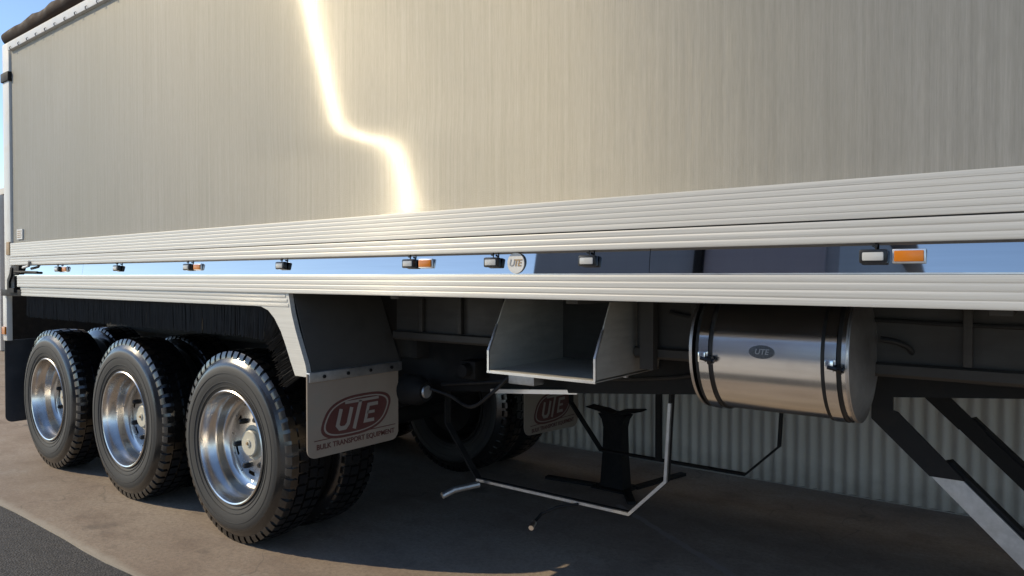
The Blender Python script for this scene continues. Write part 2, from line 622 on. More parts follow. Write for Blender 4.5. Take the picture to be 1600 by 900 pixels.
vs = []
for j in range(nz + 1):
    z = z0 + (z1 - z0) * j / nz
    for i in range(nx + 1):
        x = X0 + (X1 - X0) * i / nx
        vs.append((x, 0.012 + bow(x, z), z))
fs = [(j * (nx + 1) + i, j * (nx + 1) + i + 1, (j + 1) * (nx + 1) + i + 1, (j + 1) * (nx + 1) + i) for j in range(nz) for i in range(nx)]
me = bpy.data.meshes.new('side_sheet')
me.from_pydata(vs, [], fs)
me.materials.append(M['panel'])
for p in me.polygons:
    p.use_smooth = True
side = link('side_sheet', me, TR, tuple(-c for c in TR.location))
ORG[side.name] = (0, 0, 0)

tp('body_shell', MB().box((X0 + 0.01, 0.045, 1.395), (X1, 2.46, 3.13)), 'aludark')
tp('far_side_sheet', MB().box((X0, 2.465, 1.36), (X1, 2.49, 3.15)), 'aludark')


# ribbed coamings, extruded profile along X
def ribs(zlo, zhi, n, yf, depth, back=0.04):
    """closed profile (y,z): n rounded ribs on the outer face"""
    pr = [(back, zlo), ]
    pitch = (zhi - zlo) / n
    for i in range(n):
        a = zlo + pitch * i
        pr += [(yf + depth, a + 0.0006), (yf + depth * 0.35, a + pitch * 0.10), (yf, a + pitch * 0.30),
               (yf, a + pitch * 0.70), (yf + depth * 0.35, a + pitch * 0.90), (yf + depth, a + pitch - 0.0006)]
    pr += [(back, zhi)]
    return pr


def extr(name, prof, mat, xa, xb, parent=None):
    return tp(name, MB().prism(prof, 0, xa, xb), mat, parent, 25)


extr('upper_coaming', ribs(1.5835, 1.688, 6, -0.006, 0.0011, 0.06), 'coaming', X0 - 0.015, X1)
extr('middle_coaming', ribs(1.5205, 1.580, 3, -0.010, 0.0011, 0.06), 'coaming', X0 - 0.010, X1)
extr('lower_coaming', ribs(1.3565, 1.4395, 4, -0.010, 0.0011, 0.06), 'coaming', X0 + 0.13, X1)
tp('coaming_seam', MB().box((X0, 0.0, 1.579), (X1, 0.03, 1.5845)), 'rubberseal')
# mirror strip set back between the coamings, leaning a little to the sky
tp('coaming_backing', MB().box((X0 + 0.02, 0.020, 1.43), (X1, 0.044, 1.53)), 'rubberseal')
lean = 0.12
segs = [(X0 + 0.06, -5.10), (-5.098, -0.998), (-0.996, X1)]
for k, (a, b) in enumerate(segs):
    mb = MB()
    NS = max(6, int((b - a) * 8))
    vs = []
    for i in range(NS + 1):
        x = a + (b - a) * i / NS
        wv = 0.00025 * math.sin(x * 2.3 + 1) + 0.00015 * math.sin(x * 5.9)
        for zz in (1.441, 1.4815, 1.522):
            vs.append((x, 0.006 + wv + lean * (zz - 1.441), zz))
    fs = []
    for i in range(NS):
        for j in range(2):
            fs.append((i * 3 + j, i * 3 + 3 + j, i * 3 + 4 + j, i * 3 + 1 + j))
    mb.add(vs, fs)
    me = mb.mesh('mirror_strip', 'strip')
    shade(me)
    o = link('mirror_strip', me, TR, tuple(-c for c in TR.location))
    if me.polygons[0].normal.y > 0:
        me.flip_normals()
# lip under the strip
extr('strip_lip', [(-0.004, 1.4400), (-0.004, 1.4445), (0.004, 1.4445), (0.004, 1.4400)], 'edge', X0 + 0.06, X1)

# marker lamps and reflectors on the strip
lamp_me = {}


def lamp(x, w=0.066, h=0.036, zc=1.486):
    mb = MB().box((x - w / 2, -0.012, zc - h / 2), (x + w / 2, 0.009, zc + h / 2), 0.006)
    o = tp('marker_lamp', mb, 'housing', angle=40)
    l = tp('lens', MB().box((x - w / 2 + 0.008, -0.0150, zc - h / 2 + 0.007), (x + w / 2 - 0.008, -0.010, zc + h / 2 - 0.007), 0.004), 'lens', o, 40)
    tp('fixing_screw', MB().lathe([(-0.006, 0.0), (-0.006, 0.0035), (0.006, 0.0035)], 1, 10, (x, 0.001, zc + h / 2 + 0.009)), 'housing', o)
    tp('cable', MB().tube([(x + 0.006, 0.0, zc + h / 2 - 0.004), (x + 0.005, -0.002, zc + h / 2 + 0.01), (x + 0.006, 0.006, zc + h / 2 + 0.03)], 0.0025, 6), 'rubberseal', o)
    return o


def reflector(x, w=0.066, h=0.028, zc=1.486):
    o = tp('amber_reflector', MB().box((x - w / 2, -0.004, zc - h / 2), (x + w / 2, 0.009, zc + h / 2), 0.003), 'amber', angle=40)
    tp('reflector_rim', MB().box((x - w / 2 - 0.004, 0.001, zc - h / 2 - 0.004), (x + w / 2 + 0.004, 0.0092, zc + h / 2 + 0.004), 0.002), 'edge', o)
    return o


for x in (-5.47, -4.58, -3.74, -2.89, -2.038, -1.615, -1.212, -0.366):
    lamp(x)
for x in (-5.365, -3.645, -1.953, -0.287):
    reflector(x)
# round sticker beside a lamp
st = tp('round_sticker', MB().lathe([(0.003, 0.0), (0.003, 0.037), (0.009, 0.037)], 1, 28, (-1.512, 0.0, 1.482)), 'sticker')
for k, (body, mt, dx) in enumerate((('U', 'grey', -0.018), ('T', 'tan', 0.0), ('E', 'tan', 0.016))):
    me = text_mesh('letter', body, 0.034, mt, 0.0005, 0.25, 0.0006)
    o = link('letter', me, st, (-1.512 + dx, 0.0022, 1.482), (R(90), 0, 0))
# latch gear at the strip's rear end
g = tp('tailgate_latch', MB().box((-6.27, -0.012, 1.452), (-6.16, 0.012, 1.516), 0.006), 'black')
tp('latch_arm', MB().tube([(-6.22, -0.016, 1.47), (-6.02, -0.012, 1.468), (-5.82, -0.004, 1.464)], 0.009, 8), 'black', g)
tp('latch_lever', MB().tube([(-6.06, -0.014, 1.50), (-5.95, -0.016, 1.512), (-5.93, -0.018, 1.545)], 0.010, 8), 'galv', g)
tp('latch_hook', MB().flatbar([(-6.30, -0.01, 1.50), (-6.31, -0.012, 1.45), (-6.36, -0.012, 1.40), (-6.36, -0.012, 1.33), (-6.24, -0.012, 1.33)], 0.035, 0.016, (0, 1, 0)), 'black', g)

# white top rail with rope hooks, rolled tarp above it
rail = extr('top_rail', [(-0.012, 3.150), (-0.014, 3.160), (-0.014, 3.205), (-0.006, 3.215), (0.05, 3.215), (0.05, 3.150)], 'white', X0, X1)
hb = MB()
for i in range(55):
    x = X0 + 0.07 + i * 0.165
    h = tp('rope_hook', MB().tube([(x, -0.015, 3.168), (x, -0.022, 3.160), (x, -0.022, 3.150), (x + 0.004, -0.016, 3.143)], 0.0035, 6), 'badge', rail)
vs, fs = [], []
NT_, SG = 80, 20
for i in range(NT_ + 1):
    x = X0 - 0.12 + (X1 - X0 + 0.12) * i / NT_
    rr = 0.050 + 0.030 * min(1, i / 22) + 0.003 * math.sin(i * 1.7) + 0.002 * math.sin(i * 4.1)
    for k in range(SG):
        t = 2 * math.pi * k / SG
        r2 = rr * (1 + 0.05 * math.sin(3 * t + i * 0.4))
        vs.append((x, 0.035 + r2 * math.cos(t) * 1.05, 3.225 + rr * 0.85 + r2 * math.sin(t)))
for i in range(NT_):
    for k in range(SG):
        fs.append((i * SG + k, i * SG + (k + 1) % SG, (i + 1) * SG + (k + 1) % SG, (i + 1) * SG + k))
mb = MB().add(vs, fs)
mb.add(vs[:SG], [tuple(range(SG))])
tarp = tp('rolled_tarp', mb, 'tarp')
tp('tarp_edge', MB().tube([(X0 - 0.13, 0.02, 3.222), (X1, 0.02, 3.222)], 0.009, 8), 'rubberseal', tarp)
# roof sheet
prof = [(0.05, 3.13), (0.05, 3.22), (0.5, 3.28), (1.25, 3.31), (2.0, 3.28), (2.46, 3.22), (2.46, 3.13)]
extr('roof_tarp', prof, 'tarp', X0 + 0.02, X1)

# rear tailgate, its white post and straps
tg = tp('tailgate', MB().box((-6.44, 0.06, 1.30), (-6.345, 2.44, 3.16), 0.01), 'alu')
tp('tailgate_post', MB().box((-6.495, 0.0, 1.296), (-6.36, 0.10, 3.225), 0.012), 'white', tg)
tp('tailgate_post', MB().box((-6.495, 2.40, 1.296), (-6.36, 2.50, 3.225), 0.012), 'white', tg)
tp('post_clamp', MB().box((-6.50, -0.012, 2.93), (-6.34, 0.03, 3.0), 0.008), 'black', tg)
tp('hinge_plate', MB().box((-6.43, -0.008, 1.60), (-6.36, 0.002, 1.70), 0.004), 'tan', tg)
tp('gap_seal', MB().box((-6.359, 0.022, 1.31), (-6.333, 0.05, 3.2)), 'rubberseal', tg)
sk = tp('info_sticker', MB().box((-6.24, 0.004, 1.715), (-6.13, 0.0125, 1.79)), 'sticker')
for i in range(4):
    tp('print_line', MB().box((-6.225, 0.0030, 1.727 + i * 0.015), (-6.15 + 0.01 * (i % 2), 0.0042, 1.734 + i * 0.015)), 'tan', sk)

# wheel arch skirt: deeper coaming over the axles, ending in a tapered cream leg
arch_in = [(-3.12, 1.291), (-3.06, 1.290), (-3.00, 1.273), (-2.95, 1.237), (-2.90, 1.178), (-2.86, 1.110), (-2.825, 1.040), (-2.79, 0.976)]
arch_out = [(-2.698, 0.976), (-2.712, 1.03), (-2.745, 1.10), (-2.785, 1.185), (-2.815, 1.263), (-2.832, 1.33), (-2.838, 1.356)]
poly = [(-6.16, 1.356), (-6.16, 1.290)] + arch_in + arch_out
sk2 = tp('wheel_arch_skirt', MB().prism(poly, 1, 0.001, 0.025), 'coaming')
for i, zz in enumerate((1.300, 1.322, 1.344)):
    tp('skirt_rib', MB().box((-6.16, -0.0015, zz - 0.008), (-2.835 - i * 0.012, 0.004, zz + 0.008), 0.002), 'coaming', sk2)
# bristle band behind the arch
path = [(-6.12, 1.300)] + [(-6.12 + i * 0.1, 1.300) for i in range(1, 30)] + arch_in[:]
pp = [Vector((a, b)) for a, b in path]
L = [0]
for i in range(1, len(pp)):
    L.append(L[-1] + (pp[i] - pp[i - 1]).length)


def at(s):
    for i in range(1, len(pp)):
        if s <= L[i] or i == len(pp) - 1:
            u = (s - L[i - 1]) / (L[i] - L[i - 1])
            d = (pp[i] - pp[i - 1]).normalized()
            return pp[i - 1].lerp(pp[i], u), d


mb = MB()
s = 0.0
while s < L[-1]:
    p, d = at(s)
    nrm = Vector((d.y, -d.x))
    if nrm.y > 0.3:
        nrm = -nrm
    ln = 0.178 + random.uniform(-0.009, 0.006)
    y = 0.030 + random.uniform(-0.004, 0.008)
    tipx = nrm * ln + d * random.uniform(-0.012, 0.012)
    w = d * random.uniform(0.0024, 0.0042)
    p = p - nrm * 0.012
    tip = p + tipx
    yy = y + random.uniform(-0.004, 0.012)
    vs = [(p.x - w.x, y, p.y - w.y), (p.x, y - 0.005, p.y), (p.x + w.x, y, p.y + w.y),
          (tip.x - w.x * .5, yy, tip.y - w.y * .5), (tip.x, yy - 0.004, tip.y), (tip.x + w.x * .5, yy, tip.y + w.y * .5)]
    mb.add(vs, [(0, 1, 4, 3), (1, 2, 5, 4), (2, 0, 3, 5)])
    s += 0.0035
br = tp('spray_brush', mb, 'brush')
mb = MB()
vs = []
for p_, q_ in zip(pp, range(len(pp))):
    _, d = at(L[q_] if q_ else 0.001)
    nrm = Vector((d.y, -d.x))
    if nrm.y > 0.3:
        nrm = -nrm
    e = p_ + nrm * 0.155
    vs += [(p_.x, 0.046, p_.y), (e.x, 0.046, e.y), (p_.x, 0.052, p_.y), (e.x, 0.052, e.y)]
fs = []
for i in range(len(pp) - 1):
    a = i * 4
    fs += [(a, a + 1, a + 5, a + 4), (a + 2, a + 6, a + 7, a + 3), (a + 1, a + 3, a + 7, a + 5)]
tp('brush_backing', MB().add(vs, fs), 'guard', br)

# guard over the wheels and its front sheet down to the flap
outer = [(-6.55, 1.335), (-2.90, 1.335)] + [(x - 0.012, z) for x, z in reversed(arch_out[:-1])]
inner = [(x - 0.008, z - 0.001) for x, z in arch_out[:-1]]
gp = [(-6.5, 1.325), (-2.87, 1.325), (-2.828, 1.25), (-2.795, 1.18), (-2.755, 1.10), (-2.722, 1.03), (-2.708, 0.985),
      (-2.716, 0.985), (-2.73, 1.03), (-2.763, 1.10), (-2.803, 1.18), (-2.836, 1.245), (-2.876, 1.317), (-6.5, 1.317)]
for ya, yb in ((0.027, 0.60), (1.90, 2.46)):
    tp('mudguard', MB().prism(gp, 1, ya, yb), 'guard')
# front face plate of the guard up to the coaming
tp('guard_front_plate', MB().add([(-2.834, 0.03, 1.352), (-2.834, 0.56, 1.352), (-2.70, 0.58, 0.99), (-2.70, 0.03, 0.99),
                                  (-2.842, 0.03, 1.352), (-2.842, 0.56, 1.352), (-2.708, 0.58, 0.99), (-2.708, 0.03, 0.99)],
                                 [(0, 1, 2, 3), (7, 6, 5, 4), (0, 4, 5, 1), (1, 5, 6, 2), (2, 6, 7, 3), (3, 7, 4, 0)]), 'guardsheet')


# mudflaps
def flap(poly, x, mat, th=0.008):
    return tp('mudflap', MB().prism(poly, 0, x - th, x), mat)


def rounded(y0, y1, zt0, zt1, zb0, zb1, r):
    pts = [(y0, zt0)]
    for k in range(6):
        t = math.pi + math.pi / 2 * k / 5
        pts.append((y0 + r + r * math.cos(t), zb0 + r + r * math.sin(t)))
    for k in range(6):
        t = 1.5 * math.pi + math.pi / 2 * k / 5
        pts.append((y1 - r + r * math.cos(t), zb1 + r + r * math.sin(t)))
    pts.append((y1, zt1))
    return pts


def flap_print(fl, yc, zc, x, k=1.0, zt=None):
    n = 40
    ring = MB()
    vo, vi = [], []
    for i in range(n):
        t = 2 * math.pi * i / n
        ca, sa = math.cos(t), math.sin(t)
        e = 0.72
        cx, sx = math.copysign(abs(ca) ** e, ca), math.copysign(abs(sa) ** e, sa)
        vo.append((yc + k * (0.205 * cx + 0.045 * sx), zc + k * 0.098 * sx))
        vi.append((yc + k * (0.190 * cx + 0.042 * sx), zc + k * 0.086 * sx))
    ring.prism(vo, 0, x, x + 0.0012)
    o = tp('logo_oval', ring, 'maroon', fl)
    lit = MB()
    lit.add([(x + 0.0016, a, b) for a, b in vi] + [(x + 0.0016, a + (yc - a) * 0.05, b + (zc - b) * 0.07) for a, b in vi],
            [(i, (i + 1) % n, n + (i + 1) % n, n + i) for i in range(n)])
    tp('logo_outline', lit, 'flapprint', fl)

    def stroke(pts, w):
        tp('logo_letter', MB().flatbar([(x + 0.0018, yc + k * a, zc + k * b) for a, b in pts], w * k, 0.0012, (1, 0, 0)), 'flapprint', fl)
    stroke([(-0.100, 0.040), (-0.122, -0.035), (-0.108, -0.052), (-0.075, -0.052), (-0.058, -0.035), (-0.036, 0.040)], 0.020)
    stroke([(-0.075, 0.066), (0.135, 0.066)], 0.013)
    stroke([(0.020, 0.066), (-0.022, -0.066)], 0.020)
    stroke([(0.130, 0.038), (0.070, 0.038), (0.048, -0.040), (0.105, -0.040)], 0.017)
    stroke([(0.062, 0.0), (0.108, 0.0)], 0.014)
    if zt is not None:
        me = text_mesh('lettering', 'BULK TRANSPORT EQUIPMENT', 0.0345 * k, 'maroon', 0.0006, 0.0, 0.0006)
        link('lettering', me, fl, (x + 0.0012, yc, zt), (R(90) , 0, R(90)))
        tp('print_rule', MB().box((x, yc - 0.255 * k, zt + 0.030 * k), (x + 0.0010, yc + 0.25 * k, zt + 0.034 * k)), 'maroon', fl)


fl = flap(rounded(-0.006, 0.556, 0.990, 0.950, 0.598, 0.598, 0.045), -2.690, 'flap')
flap_print(fl, 0.285, 0.765, -2.690, 1.0, 0.645)
tp('flap_bracket', MB().box((-2.706, 0.0, 0.950), (-2.680, 0.575, 0.996), 0.004), 'galv', fl)
for yy in (0.08, 0.22, 0.36, 0.50):
    tp('bolt', MB().lathe([(0.006, 0.0), (0.006, 0.009), (0, 0.009)], 0, 6, (-2.680, yy, 0.973)), 'black', fl)
fl2 = flap(rounded(1.66, 2.30, 0.95, 0.95, 0.405, 0.375, 0.06), -2.690, 'flap')
flap_print(fl2, 1.99, 0.555, -2.690, 1.05, 0.428)
fl3 = flap(rounded(0.03, 0.60, 0.93, 0.93, 0.275, 0.275, 0.05), -6.60, 'flapdark')
# rear lamp bracket behind the last wheel
rb = tp('rear_lamp_bar', MB().box((-6.60, 0.02, 0.93), (-6.52, 0.06, 1.29), 0.006), 'white')
tp('marker', MB().box((-6.598, 0.008, 0.98), (-6.53, 0.022, 1.04), 0.003), 'amber', rb)
tp('bracket', MB().box((-6.56, -0.004, 1.285), (-6.15, 0.03, 1.335), 0.006), 'black', rb)
fl4 = flap(rounded(1.90, 2.47, 0.93, 0.93, 0.275, 0.275, 0.05), -6.60, 'flapdark')

# ------------------------------------------------------------------ wheels (local: axle on y, outer face towards -y at y=0)
RT = 0.515
tyre = MB()
prof = [(0.050, 0.293), (0.028, 0.300), (0.018, 0.312), (0.010, 0.335), (0.003, 0.370), (0.0, 0.405), (0.004, 0.425),
        (0.008, 0.4355), (0.0085, 0.4400), (0.018, 0.4560), (0.030, 0.4740), (0.041, 0.4920), (0.055, 0.503), (0.14, 0.506), (0.225, 0.503), (0.244, 0.497), (0.256, 0.482),
        (0.265, 0.461), (0.27, 0.452), (0.277, 0.432), (0.28, 0.405), (0.277, 0.370), (0.270, 0.335), (0.262, 0.312), (0.252, 0.300), (0.230, 0.293)]
tyre.lathe(prof, 1, 96, smooth=True)
# raised sidewall rings
for yy, r0, r1 in ((-0.0015, 0.395, 0.399), (0.0045, 0.348, 0.351), (0.009, 0.325, 0.328)):
    tyre.lathe([(yy + 0.004, r0 - 0.001), (yy, r0), (yy, r1), (yy + 0.004, r1 + 0.001)], 1, 96)


def lug(t0, t1, pts):
    """block: pts is the (y, r) outline swept between two angles"""
    vs = []
    for t in (t0, t1):
        for y, r in pts:
            vs.append((r * math.cos(t), y, r * math.sin(t)))
    m_ = len(pts)
    fs = [tuple(range(m_))[::-1], tuple(range(m_, 2 * m_))] + [(i, (i + 1) % m_, m_ + (i + 1) % m_, m_ + i) for i in range(m_)]
    tyre.add(vs, fs)


NL = 54
for i in range(NL):
    t = 2 * math.pi * i / NL
    w = 2 * math.pi / NL
    o1 = [(0.028, 0.472), (0.030, 0.490), (0.040, 0.511), (0.078, 0.516), (0.078, 0.500), (0.046, 0.488)]
    lug(t, t + w * 0.66, o1)
    lug(t + w * .4, t + w * 1.06, [(0.28 - y, r) for y, r in o1])
    lug(t + w * .2, t + w * 0.95, [(0.086, 0.500), (0.086, 0.516), (0.134, 0.518), (0.134, 0.500)])
    lug(t + w * .55, t + w * 1.3, [(0.146, 0.500), (0.146, 0.518), (0.194, 0.516), (0.194, 0.500)])
me_tyre = tyre.mesh('tyre', 'tyre')
shade(me_tyre, 40)

rim = MB()
rim.lathe([(0.030, 0.300), (0.020, 0.3065), (0.011, 0.3055), (0.007, 0.300), (0.010, 0.2935), (0.020, 0.2895), (0.036, 0.286), (0.050, 0.2825),
           (0.068, 0.2745), (0.080, 0.2655), (0.095, 0.2625), (0.125, 0.2605), (0.140, 0.2555), (0.152, 0.2440), (0.160, 0.228), (0.1625, 0.212)], 1, 96)
rim.lathe([(0.18, 0.262), (0.23, 0.285), (0.265, 0.305)], 1, 64)
# disc with hand holes
rr = [0.212, 0.188, 0.164, 0.118, 0.06]
yy = [0.1625, 0.1600, 0.1575, 0.1555, 0.155]
SGN = 60
vs, fs = [], []
for k in range(SGN):
    t = 2 * math.pi * k / SGN
    for r_, y_ in zip(rr, yy):
        vs.append((r_ * math.cos(t), y_, r_ * math.sin(t)))
for k in range(SGN):
    for i in range(4):
        if i in (1, ) and k % 10 in (3, 4, 5):
            continue
        a, b = k * 5, ((k + 1) % SGN) * 5
        fs.append((a + i, a + i + 1, b + i + 1, b + i))
rim.add(vs, fs)
me_rim = rim.mesh('rim', 'rim')
shade(me_rim, 35)
me_rim_dark = me_rim.copy()
me_rim_dark.materials.clear()
me_rim_dark.materials.append(M['black'])
nuts = []
nm = MB()
nm.lathe([(-0.034, 0.0), (-0.034, 0.010), (-0.028, 0.015), (0.0, 0.017)], 1, 6, smooth=False)
me_nut = nm.mesh('wheel_nut', 'housing')
hub = MB()
hub.lathe([(0.118, 0.0), (0.118, 0.020), (0.124, 0.024), (0.124, 0.066), (0.129, 0.073), (0.150, 0.078), (0.153, 0.095), (0.157, 0.098)], 1, 16)
me_hub = hub.mesh('hub_cap', 'hub')
shade(me_hub, 25)
hb2 = MB().lathe([(0.112, 0.0), (0.112, 0.008), (0.120, 0.010)], 1, 6, smooth=False)
me_plug = hb2.mesh('hub_plug', 'tan')
drum = MB().lathe([(0.20, 0.0), (0.20, 0.20), (0.50, 0.205), (0.50, 0.0)], 1, 40)
me_drum = drum.mesh('brake_drum', 'black')
shade(me_drum)


def wheel(x, y, side, ang, full=True):
    """side -1: outer face towards the camera side (-y); +1 mirrored by half a turn about z"""
    w = bpy.data.objects.new('wheel', None)
    C.objects.link(w)
    w.parent = TR
    w.location = (x - TR.location.x, y - TR.location.y, 0.524)
    w.rotation_euler = (0, 0, 0 if side < 0 else math.pi)
    w.empty_display_size = 0.3
    link('tyre', me_tyre, w, rot=(0, ang, 0))
    link('rim', me_rim if full else me_rim_dark, w, rot=(0, ang * 1.7, 0))
    if full:
        link('hub_cap', me_hub, w)
        link('hub_plug', me_plug, w)
        for k in range(6):
            t = 2 * math.pi * (k + 0.35) / 6 + ang
            link('wheel_nut', me_nut, w, (0.140 * math.cos(t), 0.156, 0.140 * math.sin(t)))
    return w


WX = (-5.93, -4.71, -3.487)
for i, x in enumerate(WX):
    wheel(x, 0.075, -1, 0.3 + i * 0.8)
    inner_w = wheel(x, 0.075 + 0.335 + 0.28, 1, 1.1 + i, False)
    wheel(x, 2.425, 1, 0.7 + i * 0.6)
    wheel(x, 2.425 - 0.335 - 0.28, -1, 0.2 + i, False)
    ax = tp('axle', MB().tube([(x, 0.30, 0.513), (x, 2.20, 0.513)], 0.065, 16), 'black')
    tp('brake_drum', MB().lathe([(0.34, 0.0), (0.34, 0.20), (0.68, 0.205), (0.68, 0.0)], 1, 36, (x, 0, 0.513)), 'black', ax)
    tp('brake_drum', MB().lathe([(1.82, 0.0), (1.82, 0.205), (2.16, 0.20), (2.16, 0.0)], 1, 36, (x, 0, 0.513)), 'black', ax)
    for yy in (0.88, 1.62):
        sp = tp('suspension_arm', MB().prism([(x + 0.62, 0.86), (x + 0.62, 0.72), (x + 0.05, 0.54), (x - 0.3, 0.58), (x - 0.3, 0.66), (x, 0.62)], 1, yy - 0.04, yy + 0.04), 'black')
        tp('air_spring', MB().lathe([(0.66, 0.0), (0.66, 0.09), (0.70, 0.115), (0.75, 0.095), (0.80, 0.115), (0.86, 0.10), (0.90, 0.0)], 2, 24, (x - 0.2, yy, 0)), 'guard', sp)
# brake chamber with a round grey end
bc = tp('brake_chamber', MB().lathe([(-2.55, 0.0), (-2.55, 0.05), (-2.60, 0.075), (-2.70, 0.078), (-2.72, 0.05), (-2.80, 0.05)], 0, 24, (0, 0.62, 0.845)), 'black')
tp('end_cap', MB().lathe([(-2.542, 0.0), (-2.542, 0.030), (-2.552, 0.036)], 0, 24, (0, 0.62, 0.845)), 'galv', bc)

# ------------------------------------------------------------------ chassis
zb = lambda x: 1.055 + 0.088 * x
for yy in (0.79, 1.71):
    s_ = -1 if yy < 1.2 else 1
    pl = [(X1, 1.06), (0.0, zb(0.0)), (-2.6, zb(-2.6)), (-6.2, zb(-2.6)), (-6.2, 1.16), (X1, 1.16)]
    tp('chassis_rail', MB().prism(pl, 1, yy - 0.035, yy + 0.035), 'black')
for x in (-6.0, -5.3, -4.1, -2.75, -1.95, -1.0, -0.2, 0.8, 1.8, 2.5):
    tp('cross_member', MB().box((x - 0.035, 0.83, 1.04), (x + 0.035, 1.67, 1.13), 0.006), 'black')
# side sheet under the body with a flange at its foot
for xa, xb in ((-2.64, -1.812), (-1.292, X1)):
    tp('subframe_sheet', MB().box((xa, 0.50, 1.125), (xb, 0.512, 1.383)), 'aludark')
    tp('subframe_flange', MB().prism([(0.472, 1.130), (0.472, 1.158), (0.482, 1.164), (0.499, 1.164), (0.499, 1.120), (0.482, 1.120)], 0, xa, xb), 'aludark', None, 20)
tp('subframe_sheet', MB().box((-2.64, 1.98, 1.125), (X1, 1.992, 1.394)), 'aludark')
tp('subframe_floor', MB().box((-2.64, 0.83, 1.162), (X1, 1.979, 1.18)), 'alu')
tp('body_floor', MB().box((X0 + 0.15, 0.062, 1.385), (X1 - 0.01, 2.45, 1.394)), 'guard')
for x in (-2.2, -1.32, -0.1, 0.7, 1.5):
    tp('floor_bearer', MB().box((x - 0.025, 0.07, 1.340), (x + 0.025, 0.499, 1.384), 0.004), 'aludark')
tp('hopper_bottom', MB().box((-6.30, 0.66, 1.0), (-2.66, 1.84, 1.384), 0.02), 'guard')
# bright foot bar along the rail
tp('rail_foot_bar', MB().flatbar([(-2.218, 0.742, zb(-2.218) + 0.006), (-1.714, 0.742, zb(-1.714) + 0.006)], 0.020, 0.022, (0, 1, 0)), 'edge')
tp('junction_box', MB().box((-1.99, 0.58, 0.943), (-1.845, 0.66, 1.02), 0.006), 'galv')
tp('rail_drop_plate', MB().prism([(-1.50, 1.045), (-1.27, 1.09), (-1.27, 1.13), (-1.08, 1.13), (-1.08, 0.966), (-1.30, 0.945), (-1.75, 0.905), (-1.80, 1.03)], 1, 0.715, 0.752), 'black')

# upright channel between tray and tank
tp('upright_channel', MB().prism([(-1.245, 0.43), (-1.245, 0.468), (-1.239, 0.468), (-1.239, 0.436), (-1.196, 0.436), (-1.196, 0.468), (-1.190, 0.468), (-1.190, 0.43)], 2, 1.085, 1.384), 'guardsheet')
tp('hose', MB().tube([(-1.36, 0.54, 1.38), (-1.365, 0.53, 1.25), (-1.35, 0.535, 1.15), (-1.37, 0.55, 1.03)], 0.012, 8), 'galv')

# open tray hung on the rail
ty0, ty1 = 0.20, 0.752
zt_ = 1.056
tr = tp('storage_tray', MB().box((-1.795, ty0, zt_), (-1.303, ty1, zt_ + 0.005)), 'alu')
side_poly = [(ty0, zt_), (ty0, 1.140), (ty0 + 0.12, 1.36), (ty1, 1.36), (ty1, zt_)]
for xx in (-1.800, -1.308):
    e = 0.005
    tp('tray_side', MB().prism([(ty0 + 0.001, zt_ - 0.004), (ty0 + 0.001, 1.140), (ty0 + 0.12, 1.36), (ty1, 1.36), (ty1, zt_ - 0.004)], 0, xx, xx + e), 'alu', tr)
    for pa, pb in (((ty0, zt_), (ty0, 1.140)), ((ty0, 1.140), (ty0 + 0.055, 1.24))):
        tp('tray_lip', MB().flatbar([(xx + e / 2, pa[0], pa[1]), (xx + e / 2, pb[0], pb[1])], 0.006, 0.009, (1, 0, 0)), 'edge', tr)
tp('tray_back', MB().box((-1.795, ty1 - 0.012, zt_ + 0.006), (-1.309, ty1 - 0.006, 1.36)), 'aludark', tr)
tp('tray_lip', MB().box((-1.802, ty0 - 0.005, zt_ - 0.006), (-1.301, ty0 + 0.003, zt_ + 0.003)), 'edge', tr)

# ------------------------------------------------------------------ round tank
tx0, tx1, tyc, tzc, tr_ = -0.965, -0.470, 0.440, 1.185, 0.205
tk = tp('air_tank', MB().lathe([(tx0 + 0.03, tr_), (tx1 - 0.012, tr_), (tx1 - 0.006, tr_ + 0.004)], 0, 72, (0, tyc, tzc)), 'tank')
for sx, a in ((1, tx1), (-1, tx0)):
    pr = [(a - sx * 0.012, tr_ + 0.0035), (a - sx * 0.002, tr_ + 0.003), (a, tr_ - 0.004), (a + sx * 0.008, tr_ - 0.03), (a + sx * 0.022, tr_ * 0.55), (a + sx * 0.027, 0.0)]
    tp('tank_end', MB().lathe(pr, 0, 72, (0, tyc, tzc)), 'tankend', tk)
for xc in (-0.912, -0.522):
    for xx in (xc - 0.0225, xc + 0.0225):
        tp('rubber_band', MB().lathe([(xx - 0.006, tr_), (xx - 0.005, tr_ + 0.005), (xx + 0.005, tr_ + 0.005), (xx + 0.006, tr_)], 0, 72, (0, tyc, tzc)), 'rubberseal', tk)
    sb = tp('strap', MB().lathe([(xc - 0.017, tr_), (xc - 0.016, tr_ + 0.007), (xc + 0.016, tr_ + 0.007), (xc + 0.017, tr_)], 0, 72, (0, tyc, tzc)), 'band', tk)
    yf = tyc - tr_ - 0.006
    tp('strap_buckle', MB().box((xc - 0.012, yf - 0.016, tzc - 0.030), (xc + 0.012, yf + 0.004, tzc + 0.004), 0.003), 'band', tk)
    tp('buckle_bolt', MB().tube([(xc - 0.004, yf - 0.012, tzc - 0.016), (xc + 0.042, yf - 0.014, tzc - 0.024)], 0.0075, 8), 'housing', tk)
    tp('buckle_nut', MB().lathe([(0.022, 0.0), (0.022, 0.014), (0.036, 0.014), (0.036, 0.0)], 0, 6, (xc, yf - 0.013, tzc - 0.022)), 'housing', tk)
    tp('tank_cradle', MB().box((xc - 0.02, tyc - 0.03, tzc + tr_ + 0.006), (xc + 0.02, tyc + 0.04, 1.406)), 'black', tk)
